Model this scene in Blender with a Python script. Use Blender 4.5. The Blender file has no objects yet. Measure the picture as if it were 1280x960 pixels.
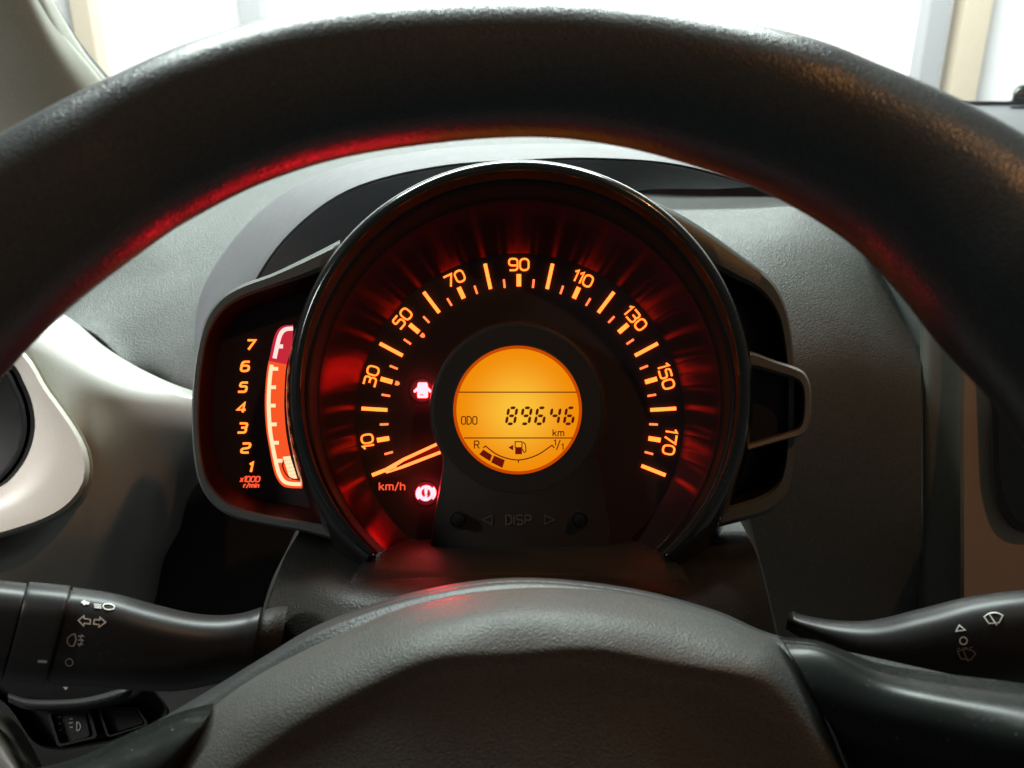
import bpy, bmesh, math, random
from mathutils import Vector, Matrix
from mathutils.bvhtree import BVHTree
random.seed(7)
R = math.radians
sc = bpy.context.scene
col = sc.collection

# ------------------------------------------------------------------ camera
PITCH = R(-20.0)
M = Matrix.Translation((0, 0, 1.15)) @ Matrix.Rotation(PITCH, 4, 'X')   # seat frame: x right, y ahead, z up
M3 = M.to_3x3()
F = 1000.0
def P(px, py, d):
    return M @ Vector(((px - 640.0) / F * d, d, (480.0 - py) / F * d))
def L(x, y, z):
    return M @ Vector((x, y, z))
cam = bpy.data.cameras.new('camera')
cam.sensor_width = 36.0
cam.lens = 36.0 * F / 1280.0
cam.clip_start = 0.005
cam.clip_end = 100.0
cam.dof.use_dof = True
cam.dof.focus_distance = 0.322
cam.dof.aperture_fstop = 15.0
camo = bpy.data.objects.new('camera', cam)
col.objects.link(camo)
camo.matrix_world = M @ Matrix.Rotation(R(90), 4, 'X')
sc.camera = camo

# ------------------------------------------------------------------ world, lamps, exposure
wd = bpy.data.worlds.new('World'); sc.world = wd; wd.use_nodes = True
bg = wd.node_tree.nodes['Background']
bg.inputs[0].default_value = (0.80, 0.85, 0.83, 1); bg.inputs[1].default_value = 0.064
sc.view_settings.view_transform = 'Standard'
sc.view_settings.look = 'None'
sc.view_settings.exposure = 0.0
sc.view_settings.gamma = 1.0
sc.cycles.use_denoising = True
sc.cycles.max_bounces = 8
sc.cycles.sample_clamp_indirect = 4.0

def area(name, loc, target, sx, sy, power, color, spread=180):
    l = bpy.data.lights.new(name, 'AREA'); l.shape = 'RECTANGLE'
    l.size = sx; l.size_y = sy; l.energy = power; l.color = color; l.spread = R(spread)
    o = bpy.data.objects.new(name, l); col.objects.link(o)
    o.location = loc
    o.rotation_euler = (Vector(target) - Vector(loc)).to_track_quat('-Z', 'Y').to_euler()
    return o
# fluorescent battens of the garage, ahead of the windscreen and above
area('garage_lamp', (-0.2, 1.4, 2.65), (-0.1, 0.6, 0.9), 1.9, 0.35, 140, (0.90, 1.0, 0.97))
area('garage_lamp', (0.2, 2.6, 2.7), (0.0, 4.2, 1.2), 3.2, 0.3, 300, (0.97, 1.0, 0.98))
# lamp of the garage at the driver's side, seen through the side window
area('garage_lamp', (-1.15, 0.0, 1.6), (-0.42, 0.42, 1.0), 0.4, 0.3, 0.9, (1.0, 0.99, 0.96), 32)
# warm bulb on the passenger side
area('warm_lamp', (0.65, -0.2, 2.2), (0.1, 0.2, 1.05), 0.03, 0.03, 3.8, (1.0, 0.45, 0.14))

# ------------------------------------------------------------------ materials
def new_mat(name):
    m = bpy.data.materials.new(name); m.use_nodes = True
    nt = m.node_tree
    for n in list(nt.nodes): nt.nodes.remove(n)
    out = nt.nodes.new('ShaderNodeOutputMaterial')
    return m, nt, out
def plastic(name, color, rough=0.45, grain=None, vary=0.12, spec=0.5, metallic=0.0, coat=0.0, tint=None, flecks=None):
    m, nt, out = new_mat(name)
    N, K = nt.nodes.new, nt.links.new
    b = N('ShaderNodeBsdfPrincipled'); K(b.outputs[0], out.inputs[0])
    b.inputs['Metallic'].default_value = metallic
    b.inputs['Specular IOR Level'].default_value = spec
    b.inputs['Coat Weight'].default_value = coat
    b.inputs['Coat Roughness'].default_value = 0.06
    if tint: b.inputs['Specular Tint'].default_value = (*tint, 1)
    tc = N('ShaderNodeTexCoord')
    nz = N('ShaderNodeTexNoise'); nz.inputs['Scale'].default_value = 55; nz.inputs['Detail'].default_value = 6
    K(tc.outputs['Object'], nz.inputs['Vector'])
    mx = N('ShaderNodeMixRGB'); K(nz.outputs['Fac'], mx.inputs[0])
    mx.inputs[1].default_value = (*[c * (1 - vary) for c in color], 1)
    mx.inputs[2].default_value = (*[min(1, c * (1 + vary)) for c in color], 1)
    last = mx.outputs[0]
    if grain:
        n4 = N('ShaderNodeTexNoise'); n4.inputs['Scale'].default_value = grain[0] * 1.1; n4.inputs['Detail'].default_value = 2; n4.inputs['Roughness'].default_value = 0.7
        K(tc.outputs['Object'], n4.inputs['Vector'])
        r4 = N('ShaderNodeMapRange'); r4.inputs[1].default_value = 0.3; r4.inputs[2].default_value = 0.7
        r4.inputs[3].default_value = 1 - 0.75 * grain[1]; r4.inputs[4].default_value = 1 + 0.75 * grain[1]
        K(n4.outputs['Fac'], r4.inputs[0])
        m4 = N('ShaderNodeVectorMath'); m4.operation = 'SCALE'; K(last, m4.inputs[0]); K(r4.outputs[0], m4.inputs['Scale'])
        last = m4.outputs[0]
    if flecks:
        sc_, th, fc = flecks
        n2 = N('ShaderNodeTexNoise'); n2.inputs['Scale'].default_value = sc_; n2.inputs['Detail'].default_value = 1
        K(tc.outputs['Object'], n2.inputs['Vector'])
        rp = N('ShaderNodeMapRange'); rp.inputs[1].default_value = th; rp.inputs[2].default_value = th + 0.05
        K(n2.outputs['Fac'], rp.inputs[0])
        m2 = N('ShaderNodeMixRGB'); K(rp.outputs[0], m2.inputs[0]); K(last, m2.inputs[1]); m2.inputs[2].default_value = (*fc, 1)
        last = m2.outputs[0]
    K(last, b.inputs['Base Color'])
    mr = N('ShaderNodeMapRange'); mr.inputs[3].default_value = max(0.02, rough * 0.85); mr.inputs[4].default_value = min(1, rough * 1.15)
    n3 = N('ShaderNodeTexNoise'); n3.inputs['Scale'].default_value = 120; n3.inputs['Detail'].default_value = 4
    K(tc.outputs['Object'], n3.inputs['Vector']); K(n3.outputs['Fac'], mr.inputs[0]); K(mr.outputs[0], b.inputs['Roughness'])
    if grain:
        scale, strength, dist = grain
        vo = N('ShaderNodeTexVoronoi'); vo.feature = 'SMOOTH_F1'; vo.inputs['Scale'].default_value = scale
        vo.inputs['Smoothness'].default_value = 0.6
        wn = N('ShaderNodeTexNoise'); wn.inputs['Scale'].default_value = scale * 0.5; wn.inputs['Detail'].default_value = 3
        va = N('ShaderNodeVectorMath'); va.operation = 'MULTIPLY_ADD'
        K(tc.outputs['Object'], wn.inputs['Vector']); K(wn.outputs['Color'], va.inputs[0])
        va.inputs[1].default_value = (1.2 / scale,) * 3; K(tc.outputs['Object'], va.inputs[2])
        K(va.outputs[0], vo.inputs['Vector'])
        bp = N('ShaderNodeBump'); bp.inputs['Strength'].default_value = strength; bp.inputs['Distance'].default_value = dist
        K(vo.outputs['Distance'], bp.inputs['Height']); K(bp.outputs[0], b.inputs['Normal'])
    return m
def glow(name, color, strength=1.0):
    m, nt, out = new_mat(name)
    e = nt.nodes.new('ShaderNodeEmission'); e.inputs[0].default_value = (*color, 1); e.inputs[1].default_value = strength
    nt.links.new(e.outputs[0], out.inputs[0])
    return m
MAT = dict(
    leather=plastic('rim_leather', (0.050, 0.055, 0.058), 0.29, (1700, 0.5, 0.0002), spec=0.5),
    pad=plastic('pad_vinyl', (0.047, 0.0445, 0.041), 0.52, (2000, 0.6, 0.00025), spec=0.45),
    body=plastic('wheel_plastic', (0.020, 0.021, 0.021), 0.5, (1100, 0.3, 0.0003)),
    gloss=plastic('gloss_black', (0.008, 0.009, 0.009), 0.30, None, flecks=(1300, 0.74, (0.10, 0.10, 0.09))),
    bezel=plastic('bezel_black', (0.008, 0.010, 0.0095), 0.20, None, coat=0.4, spec=0.6, flecks=(1500, 0.76, (0.25, 0.25, 0.24))),
    spoke=plastic('satin_black', (0.010, 0.011, 0.010), 0.27, None, vary=0.3, spec=0.2, flecks=(1100, 0.73, (0.10, 0.10, 0.09))),
    dash=plastic('dash_plastic', (0.064, 0.072, 0.069), 0.5, (1300, 0.7, 0.0004), spec=0.5),
    hood=plastic('hood_plastic', (0.135, 0.138, 0.148), 0.55, (1800, 0.3, 0.0002), spec=0.4),
    dark=plastic('lower_dash_plastic', (0.020, 0.0205, 0.020), 0.6, (900, 0.35, 0.0004), spec=0.3),
    silver=plastic('silver_trim', (0.46, 0.465, 0.44), 0.42, (1500, 0.12, 0.0002), vary=0.04, metallic=0.25),
    cream=plastic('cream_trim', (0.62, 0.59, 0.53), 0.4, (1500, 0.08, 0.0002), vary=0.03),
    olive=plastic('console_plastic', (0.10, 0.10, 0.08), 0.5, (1100, 0.25, 0.0003)),
    tan=plastic('console_trim', (0.33, 0.26, 0.20), 0.45, (1500, 0.1, 0.0002), vary=0.05),
    pillar=plastic('pillar_plastic', (0.36, 0.36, 0.31), 0.6, (1300, 0.2, 0.0003), vary=0.05),
    shroud=plastic('shroud_vinyl', (0.020, 0.020, 0.018), 0.5, (1100, 0.5, 0.0003), flecks=(2000, 0.68, (0.12, 0.10, 0.07))),
    housing=plastic('housing_plastic', (0.085, 0.092, 0.086), 0.45, (1400, 0.25, 0.0002)),
    bracket=plastic('bracket_plastic', (0.15, 0.14, 0.12), 0.45, (1400, 0.2, 0.0002)),
    black=plastic('matt_black', (0.008, 0.008, 0.008), 0.5, None, spec=0.3),
    face=plastic('dial_black', (0.034, 0.022, 0.022), 0.55, None, spec=0.2, vary=0.2),
    pod=plastic('pod_grey', (0.023, 0.022, 0.021), 0.5, (2000, 0.2, 0.0001), spec=0.3),
    emboss=plastic('embossed_grey', (0.08, 0.077, 0.072), 0.45, None),
    well=plastic('well_red_black', (0.03, 0.006, 0.006), 0.4, None, spec=0.5, tint=(1.0, 0.15, 0.12)),
    redlens=plastic('red_lens', (0.10, 0.003, 0.01), 0.45, None, spec=0.2),
    stalk=plastic('stalk_black', (0.016, 0.016, 0.0165), 0.38, (2400, 0.2, 0.0001), spec=0.28, flecks=(900, 0.74, (0.06, 0.06, 0.06))),
    print=plastic('print_white', (0.78, 0.79, 0.77), 0.5, None, vary=0.03),
    printdim=plastic('print_grey', (0.36, 0.36, 0.36), 0.5, None, vary=0.03),
    printred=plastic('print_brown', (0.24, 0.20, 0.18), 0.5, None, vary=0.03),
    wall=plastic('white_wall', (0.86, 0.87, 0.87), 0.8, None, vary=0.02),
    post=plastic('grey_post', (0.265, 0.275, 0.285), 0.7, None, vary=0.05),
    wood=plastic('pale_wood', (0.47, 0.41, 0.32), 0.6, None, vary=0.08),
    orange=glow('dial_orange', (1.0, 0.14, 0.017), 3.7),
    orangehot=glow('tick_orange', (1.0, 0.15, 0.022), 3.7),
    dimorange=glow('small_tick_orange', (1.0, 0.14, 0.04), 2.4),
    deepred=glow('unit_red', (1.0, 0.09, 0.035), 1.2),
    needle=glow('needle_orange', (1.0, 0.11, 0.025), 4.8),
    needlered=glow('needle_red', (0.35, 0.008, 0.0), 0.6),
    warn=glow('warning_red', (1.0, 0.055, 0.064), 15.5),
    barorange=glow('bar_orange', (1.0, 0.10, 0.020), 0.95),
    barred=glow('bar_red', (0.62, 0.025, 0.045), 0.9),
    barwhite=glow('bar_white', (1.0, 0.62, 0.36), 1.35),
    barpink=glow('bar_pink', (1.0, 0.70, 0.68), 1.1),
    lcdedge=glow('display_edge', (0.55, 0.065, 0.001), 1.0),
    lcdink=glow('display_ink', (0.085, 0.010, 0.001), 1.0),
    lcdred=glow('display_ink_red', (0.13, 0.006, 0.003), 1.0),
    icon=plastic('icon_black', (0.01, 0.01, 0.01), 0.5),
)
# the backlit display is brightest at its lamp, just below the middle
def lcd_mat():
    m, nt, out = new_mat('display_backlight'); N, K = nt.nodes.new, nt.links.new
    tc = N('ShaderNodeTexCoord'); ln = N('ShaderNodeVectorMath'); ln.operation = 'LENGTH'
    K(tc.outputs['Object'], ln.inputs[0])
    mr = N('ShaderNodeMapRange'); mr.interpolation_type = 'SMOOTHSTEP'; mr.inputs[1].default_value = 0.0; mr.inputs[2].default_value = 0.0255
    K(ln.outputs['Value'], mr.inputs[0])
    mx = N('ShaderNodeMixRGB'); K(mr.outputs[0], mx.inputs[0])
    mx.inputs[1].default_value = (0.97, 0.54, 0.042, 1); mx.inputs[2].default_value = (0.88, 0.26, 0.002, 1)
    e = N('ShaderNodeEmission'); K(mx.outputs[0], e.inputs[0]); e.inputs[1].default_value = 1.0; K(e.outputs[0], out.inputs[0])
    return m
MAT['lcd'] = lcd_mat()
def glass_mat():
    m, nt, out = new_mat('clear_glass'); N, K = nt.nodes.new, nt.links.new
    t = N('ShaderNodeBsdfTransparent'); t.inputs[0].default_value = (0.97, 0.985, 0.975, 1)
    g = N('ShaderNodeBsdfGlossy'); g.inputs['Roughness'].default_value = 0.02
    mx = N('ShaderNodeMixShader'); mx.inputs[0].default_value = 0.04; K(t.outputs[0], mx.inputs[1]); K(g.outputs[0], mx.inputs[2]); K(mx.outputs[0], out.inputs[0])
    return m
MAT['glass'] = glass_mat()
# satin red-black ring round the dial, finely turned so that it smears reflections towards the rim
def cone_mat():
    m, nt, out = new_mat('turned_red_black'); N, K = nt.nodes.new, nt.links.new
    g = N('ShaderNodeNewGeometry'); sub = N('ShaderNodeVectorMath'); sub.operation = 'SUBTRACT'
    K(g.outputs['Position'], sub.inputs[0]); sub.inputs[1].default_value = P(648.5, 522, .335)
    cx = N('ShaderNodeVectorMath'); cx.operation = 'CROSS_PRODUCT'; K(sub.outputs[0], cx.inputs[0]); cx.inputs[1].default_value = M3 @ Vector((0, 1, 0))
    nm = N('ShaderNodeVectorMath'); nm.operation = 'NORMALIZE'; K(cx.outputs[0], nm.inputs[0])
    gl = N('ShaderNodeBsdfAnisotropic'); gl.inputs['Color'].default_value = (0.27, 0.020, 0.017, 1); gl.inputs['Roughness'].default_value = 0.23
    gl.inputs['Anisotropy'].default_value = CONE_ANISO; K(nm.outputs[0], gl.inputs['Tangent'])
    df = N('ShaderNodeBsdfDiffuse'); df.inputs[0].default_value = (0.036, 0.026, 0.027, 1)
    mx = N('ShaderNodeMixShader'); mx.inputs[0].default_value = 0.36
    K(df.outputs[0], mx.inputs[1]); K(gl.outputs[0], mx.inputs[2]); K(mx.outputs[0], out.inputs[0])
    return m
CONE_ANISO = 0.65
MAT['cone'] = cone_mat()

# ------------------------------------------------------------------ builders
WL = {}
def tag(o, label=None, cat=None, group=None, kind=None):
    if label: o['label'] = label
    if cat: o['category'] = cat
    if group: o['group'] = group
    if kind: o['kind'] = kind
    return o
def thing(name, label, cat, loc, group=None):
    o = bpy.data.objects.new(name, None); col.objects.link(o); o.location = loc
    o.empty_display_size = 0.02
    WL[o] = Vector(loc)
    return tag(o, label, cat, group)
def build(name, verts, faces, mat, parent=None, sharp=35, origin=None):
    c = Vector(origin) if origin is not None else sum(verts, Vector()) / len(verts)
    me = bpy.data.meshes.new(name)
    me.from_pydata([v - c for v in verts], [], faces)
    bm = bmesh.new(); bm.from_mesh(me)
    bmesh.ops.remove_doubles(bm, verts=bm.verts, dist=1e-7)
    bmesh.ops.recalc_face_normals(bm, faces=bm.faces)
    bm.to_mesh(me); bm.free()
    me.shade_smooth()
    me.set_sharp_from_angle(angle=R(sharp))
    me.materials.append(MAT[mat] if isinstance(mat, str) else mat)
    o = bpy.data.objects.new(name, me); col.objects.link(o)
    o.location = c - (WL[parent] if parent else Vector())
    if parent: o.parent = parent
    WL[o] = c
    return o
def cr(p0, p1, p2, p3, t):
    t2, t3 = t * t, t * t * t
    return tuple(0.5 * (2 * b + (c - a) * t + (2 * a - 5 * b + 4 * c - d) * t2 + (3 * b - a - 3 * c + d) * t3) for a, b, c, d in zip(p0, p1, p2, p3))
def spline(pts, n, closed=False):
    k = len(pts); out = []
    segs = k if closed else k - 1
    for i in range(n if closed else n):
        s = i * segs / (n if closed else (n - 1))
        j = min(int(s), segs - 1); t = s - j
        if closed: q = [pts[(j + o) % k] for o in (-1, 0, 1, 2)]
        else:
            q = [pts[max(0, j - 1)], pts[j], pts[j + 1], pts[min(k - 1, j + 2)]]
            if j == 0: q[0] = tuple(2 * a - b for a, b in zip(pts[0], pts[1]))
            if j + 2 > k - 1: q[3] = tuple(2 * a - b for a, b in zip(pts[-1], pts[-2]))
        out.append(cr(*q, t))
    return out
def even(pts, n, closed=False):
    """resample a polyline to n points of even arc length"""
    q = list(pts) + ([pts[0]] if closed else [])
    ds = [0]
    for a, b in zip(q, q[1:]): ds.append(ds[-1] + math.dist(a, b))
    out = []; j = 0
    m = n if closed else n - 1
    for i in range(n):
        t = ds[-1] * i / m
        while j < len(ds) - 2 and ds[j + 1] < t: j += 1
        u = (t - ds[j]) / max(1e-9, ds[j + 1] - ds[j])
        out.append(tuple(a + (b - a) * u for a, b in zip(q[j], q[j + 1])))
    return out
AHEAD = M3 @ Vector((0, 1, 0))
def sheet(name, rows, mat, parent=None, nu=40, nv=24, thick=0.003, sharp=50, straight=False):
    """smooth surface through rows of (px, py, depth), given real thickness away from the driver"""
    g = [spline(r, nu) for r in rows]
    if not straight:
        cols = [spline([g[i][j] for i in range(len(g))], nv) for j in range(nu)]
        g = [[cols[j][i] for j in range(nu)] for i in range(nv)]
    nv = len(g)
    V = [P(*p) for r in g for p in r]
    n = len(V)
    V += [v + AHEAD * thick for v in V]
    Fc = []
    for i in range(nv - 1):
        for j in range(nu - 1):
            a, b, c, d = i * nu + j, i * nu + j + 1, (i + 1) * nu + j + 1, (i + 1) * nu + j
            Fc.append((a, b, c, d)); Fc.append((n + d, n + c, n + b, n + a))
    rim = [j for j in range(nu)] + [i * nu + nu - 1 for i in range(1, nv)] + [(nv - 1) * nu + j for j in range(nu - 2, -1, -1)] + [i * nu for i in range(nv - 2, 0, -1)]
    for a, b in zip(rim, rim[1:] + rim[:1]): Fc.append((b, a, n + a, n + b))
    return build(name, V, Fc, mat, parent, sharp)
def rings(name, rs, mat, parent=None, closed=True, cap0=False, cap1=False, sharp=40, loop=False):
    """loft through rings of world points (equal counts)"""
    n = len(rs[0]); V = [v for r in rs for v in r]; Fc = []
    k = len(rs)
    for i in range(k if loop else k - 1):
        i2 = (i + 1) % k
        for j in range(n if closed else n - 1):
            j2 = (j + 1) % n
            Fc.append((i * n + j, i * n + j2, i2 * n + j2, i2 * n + j))
    if cap0: Fc.append(tuple(range(n)))
    if cap1: Fc.append(tuple((k - 1) * n + j for j in range(n - 1, -1, -1)))
    return build(name, V, Fc, mat, parent, sharp)
def plate(name, polys, d, thick, mat, parent=None, xf=None, sharp=30):
    """flat pieces: px outlines, extruded ahead by thick"""
    V, Fc = [], []
    for poly in polys:
        if xf: poly = [xf(*p) for p in poly]
        b = len(V); n = len(poly)
        V += [P(x, y, d) for x, y in poly]
        s = d / (d + thick)
        V += [P(640 + (x - 640) * s, 480 + (y - 480) * s, d + thick) for x, y in poly]
        Fc.append(tuple(b + i for i in range(n)))
        Fc.append(tuple(b + n + i for i in range(n - 1, -1, -1)))
        for i in range(n):
            j = (i + 1) % n
            Fc.append((b + j, b + i, b + n + i, b + n + j))
    return build(name, V, Fc, mat, parent, sharp)
def ribbon(path, w, closed=False, cap=True):
    """2D stroke -> list of convex quads"""
    n = len(path); polys = []
    if closed: path = list(path) + [path[0], path[1]]; n = len(path)
    offs = []
    for i in range(n):
        a = path[max(0, i - 1)]; b = path[i]; c = path[min(n - 1, i + 1)]
        if closed and i == 0: a = path[-3]
        d1 = Vector((b[0] - a[0], b[1] - a[1])); d2 = Vector((c[0] - b[0], c[1] - b[1]))
        if d1.length < 1e-9: d1 = d2
        if d2.length < 1e-9: d2 = d1
        d1.normalize(); d2.normalize()
        t = d1 + d2
        if t.length < 1e-6: t = d1
        t.normalize()
        nrm = Vector((-t.y, t.x)); k = min(1.8, 1 / max(0.3, nrm.dot(Vector((-d1.y, d1.x)))))
        offs.append(nrm * (w / 2 * k))
    return path, offs
def stroke_mesh(strokes, w, d, thick, xf, proj=None):
    """strokes: list of (path, closed) in glyph units; xf maps to px"""
    V, Fc = [], []
    for path, closed in strokes:
        path = [xf(*p) for p in path]
        pts, offs = ribbon(path, w, closed)
        n = len(pts) - (1 if closed else 0)
        base = len(V)
        front, back = [], []
        for p, o in zip(pts[:n], offs[:n]):
            for sgn in (1, -1):
                q = (p[0] + o.x * sgn, p[1] + o.y * sgn)
                if proj: a, b = proj(*q)
                else:
                    a = P(q[0], q[1], d)
                    b = a + AHEAD * thick
                front.append(a); back.append(b)
        V += front + back
        m = len(front)
        for i in range(n - 1):
            a, b, c, e = base + 2 * i, base + 2 * i + 1, base + 2 * i + 3, base + 2 * i + 2
            Fc += [(a, b, c, e), (m + e, m + c, m + b, m + a), (a, e, m + e, m + a), (c, b, m + b, m + c)]
        if not closed:
            a, b = base, base + 1; Fc.append((b, a, m + a, m + b))
            a, b = base + 2 * n - 2, base + 2 * n - 1; Fc.append((a, b, m + b, m + a))
    return V, Fc
def strokes(name, st, w, d, thick, mat, parent, xf, proj=None):
    V, Fc = stroke_mesh(st, w, d, thick, xf, proj)
    return build(name, V, Fc, mat, parent, 30)
def rc(pts, r, closed=False, n=5):
    out = []; k = len(pts)
    for i, p in enumerate(pts):
        if not closed and i in (0, k - 1): out.append(p); continue
        a = Vector(pts[i - 1]); b = Vector(p); c = Vector(pts[(i + 1) % k])
        rr = min(r, (a - b).length * 0.5, (c - b).length * 0.5)
        s = b + (a - b).normalized() * rr; e = b + (c - b).normalized() * rr
        for j in range(n + 1):
            t = j / n
            q = s * (1 - t) ** 2 + b * 2 * t * (1 - t) + e * t * t
            out.append((q.x, q.y))
    return out
def circ(cx, cy, rx, ry=None, n=32, a0=0, a1=360, end=False):
    ry = rx if ry is None else ry
    return [(cx + rx * math.cos(R(a0 + (a1 - a0) * i / (n - (1 if end else 0)))), cy + ry * math.sin(R(a0 + (a1 - a0) * i / (n - (1 if end else 0))))) for i in range(n)]
W_ = 0.74
def glyph(ch):
    w = W_; o = False
    G = {
     '0': [(rc([(0, 0), (w, 0), (w, 1), (0, 1)], .37, True), True)],
     '1': [([(0.02, .80), (.26, 1), (.26, 0)], o)],
     '2': [(rc([(0, .98), (w, 1), (w, .52), (0, .40), (0, 0), (w, 0)], .22), o)],
     '3': [(rc([(0.02, 1), (w, 1), (w, .53), (.25, .53)], .2), o), (rc([(.25, .53), (w, .53), (w, 0), (0, 0)], .24), o)],
     '4': [([(w * .78, 0), (w * .78, 1), (0, .27), (w * 1.06, .27)], o)],
     '5': [(rc([(w, 1), (.08, 1), (.03, .58), (w, .60), (w, 0), (0, 0)], .24), o)],
     '6': [(rc([(w * .92, 1), (0, 1), (0, 0), (w, 0), (w, .58), (0.02, .58)], .28), o)],
     '7': [([(0, 1), (w, 1), (w * .36, 0)], o)],
     '8': [(rc([(0, 0), (w, 0), (w, .53), (0, .53)], .2, True), True), (rc([(.05, .53), (w - .05, .53), (w - .05, 1), (.05, 1)], .2, True), True)],
     '9': [(rc([(w * .08, 0), (w, 0), (w, 1), (0, 1), (0, .42), (w - .02, .42)], .28), o)],
     'k': [([(0, 0), (0, 1)], o), ([(.5, .7), (.02, .32)], o), ([(.18, .42), (.54, 0)], o)],
     'm': [([(0, 0), (0, .7)], o), (rc([(0, .66), (.42, .7), (.42, 0)], .2), o), (rc([(.42, .66), (.84, .7), (.84, 0)], .2), o)],
     'n': [([(0, 0), (0, .7)], o), (rc([(0, .66), (.46, .7), (.46, 0)], .2), o)],
     'h': [([(0, 0), (0, 1)], o), (rc([(0, .64), (.5, .7), (.5, 0)], .22), o)],
     'r': [([(0, 0), (0, .7)], o), (rc([(0, .5), (.05, .7), (.34, .7)], .15), o)],
     'i': [([(0, 0), (0, .7)], o), ([(0, .86), (0, 1)], o)],
     'x': [([(0, 0), (.5, .7)], o), ([(0, .7), (.5, 0)], o)],
     '/': [([(0, -.08), (.42, 1.05)], o)],
     'O': [(rc([(0, 0), (.55, 0), (.55, 1), (0, 1)], .26, True), True)],
     'D': [(rc([(0, 0), (0.32, 0), (.55, .2), (.55, .8), (.32, 1), (0, 1)], .12), o), ([(0, -.07), (0, 1.07)], o)],
     'R': [([(0, 0), (0, 1)], o), (rc([(0, 1), (.55, 1), (.55, .5), (0, .5)], .22), o), ([(.3, .5), (.58, 0)], o)],
     'P': [([(0, 0), (0, 1)], o), (rc([(0, 1), (.55, 1), (.55, .45), (0, .45)], .22), o)],
     'I': [([(0, 0), (0, 1)], o)],
     'S': [(rc([(.55, .95), (.3, 1.02), (0, .98), (0, .55), (.56, .47), (.56, 0), (.2, -.02), (0, .06)], .2), o)],
    }
    st = G[ch]
    xs = [p[0] for s, _ in st for p in s]
    return st, max(xs)
def text(s, gap=0.2):
    st, x = [], 0
    for ch in s:
        if ch == ' ': x += .4; continue
        g, w = glyph(ch)
        st += [([(px + x, py) for px, py in path], c) for path, c in g]
        x += w + gap
    x -= gap
    return st, x
def text_xf(cx, cy, h, width, ang=0, slant=0, sx=1.0):
    ca, sa = math.cos(R(ang)), math.sin(R(ang))
    def f(x, y):
        u = (x * sx - width * sx / 2 + (y - .5) * slant) * h; v = (y - .5) * h
        return (cx + u * ca + v * sa, cy - v * ca + u * sa)
    return f
def projector(o, lift=0.0004, deep=0.0003):
    """lays print on the surface of o along the line of sight"""
    bm = bmesh.new(); bm.from_mesh(o.data); bm.transform(Matrix.Translation(WL[o]))
    tree = BVHTree.FromBMesh(bm); bm.free()
    eye = L(0, 0, 0)
    def f(px, py):
        dr = (P(px, py, 1.0) - eye).normalized()
        h = tree.ray_cast(eye, dr)
        loc = h[0] if h[0] is not None else P(px, py, 0.25)
        return loc - dr * lift, loc + dr * deep
    return f
def proj_plate(name, polys, mat, parent, proj):
    V, Fc = [], []
    for poly in polys:
        b = len(V); n = len(poly)
        fr = [proj(*p) for p in poly]
        V += [a for a, _ in fr] + [c for _, c in fr]
        Fc.append(tuple(b + i for i in range(n)))
        for i in range(n):
            j = (i + 1) % n; Fc.append((b + j, b + i, b + n + i, b + n + j))
    return build(name, V, Fc, mat, parent)
def tube(name, secs, mat, parent, n=36, cap0=True, cap1=True, steps=6, sharp=40):
    """secs: (px, py, depth, half height px, half depth m, lean px, squareness)"""
    s = spline(secs, (len(secs) - 1) * steps + 1)
    rs = []
    for px, py, d, h, hd, lean, sq in s:
        ring = []
        for k in range(n):
            a = 2 * math.pi * k / n
            c, q = math.cos(a), math.sin(a)
            e = 2 / sq
            c2 = math.copysign(abs(c) ** e, c); q2 = math.copysign(abs(q) ** e, q)
            dd = d - hd * c2
            ring.append(P(px + lean * q2, py - h * q2 * (d / dd if dd > 0 else 1), dd))
        rs.append(ring)
    return rings(name, rs, mat, parent, True, cap0, cap1, sharp)

# ------------------------------------------------------------------ the setting outside: garage wall
def world_box(name, x0, x1, y0, y1, z0, z1, mat, parent=None, bev=0.004):
    bm = bmesh.new(); bmesh.ops.create_cube(bm, size=1)
    for v in bm.verts: v.co = Vector(((x0 + x1) / 2 + v.co.x * (x1 - x0), (y0 + y1) / 2 + v.co.y * (y1 - y0), (z0 + z1) / 2 + v.co.z * (z1 - z0)))
    bmesh.ops.bevel(bm, geom=list(bm.edges), offset=bev, segments=2, affect='EDGES')
    V = [v.co.copy() for v in bm.verts]; Fc = [tuple(v.index for v in f.verts) for f in bm.faces]; bm.free()
    return build(name, V, Fc, mat, parent)
def ray_at_y(px, py, wy):
    a = L(0, 0, 0); dr = P(px, py, 1) - a
    return a + dr * ((wy - a.y) / dr.y)
WY = 4.2
tag(world_box('wall', -5, 5, WY, WY + 0.15, 0.0, 3.6, 'wall'), kind='structure')
tag(world_box('floor', -5, 5, 1.3, WY, -0.12, 0.0, 'post'), kind='structure')
def upright(name, px0, px1, label, cat, mat, py=40, dy=0.0, z1=3.2):
    a = ray_at_y(px0, py, WY - 0.12 - dy); b = ray_at_y(px1, py, WY - 0.12 - dy)
    o = world_box(name, a.x, b.x, WY - 0.12 - dy, WY - 0.003 - dy, 0.0, z1, mat)
    return tag(o, label, cat)
upright('post', 300, 328, 'grey post against the white wall, seen over the left of the wheel rim', 'post', 'post')
upright('post', 1158, 1184, 'pale grey post against the white wall, left of the wooden board on the right', 'post', 'post')
upright('board', 1201, 1236, 'pale beige board upright against the white wall beside the pale grey post', 'board', 'wood')
upright('board', 92, 116, 'pale beige board upright against the white wall beside the windscreen pillar', 'board', 'wood')

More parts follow.
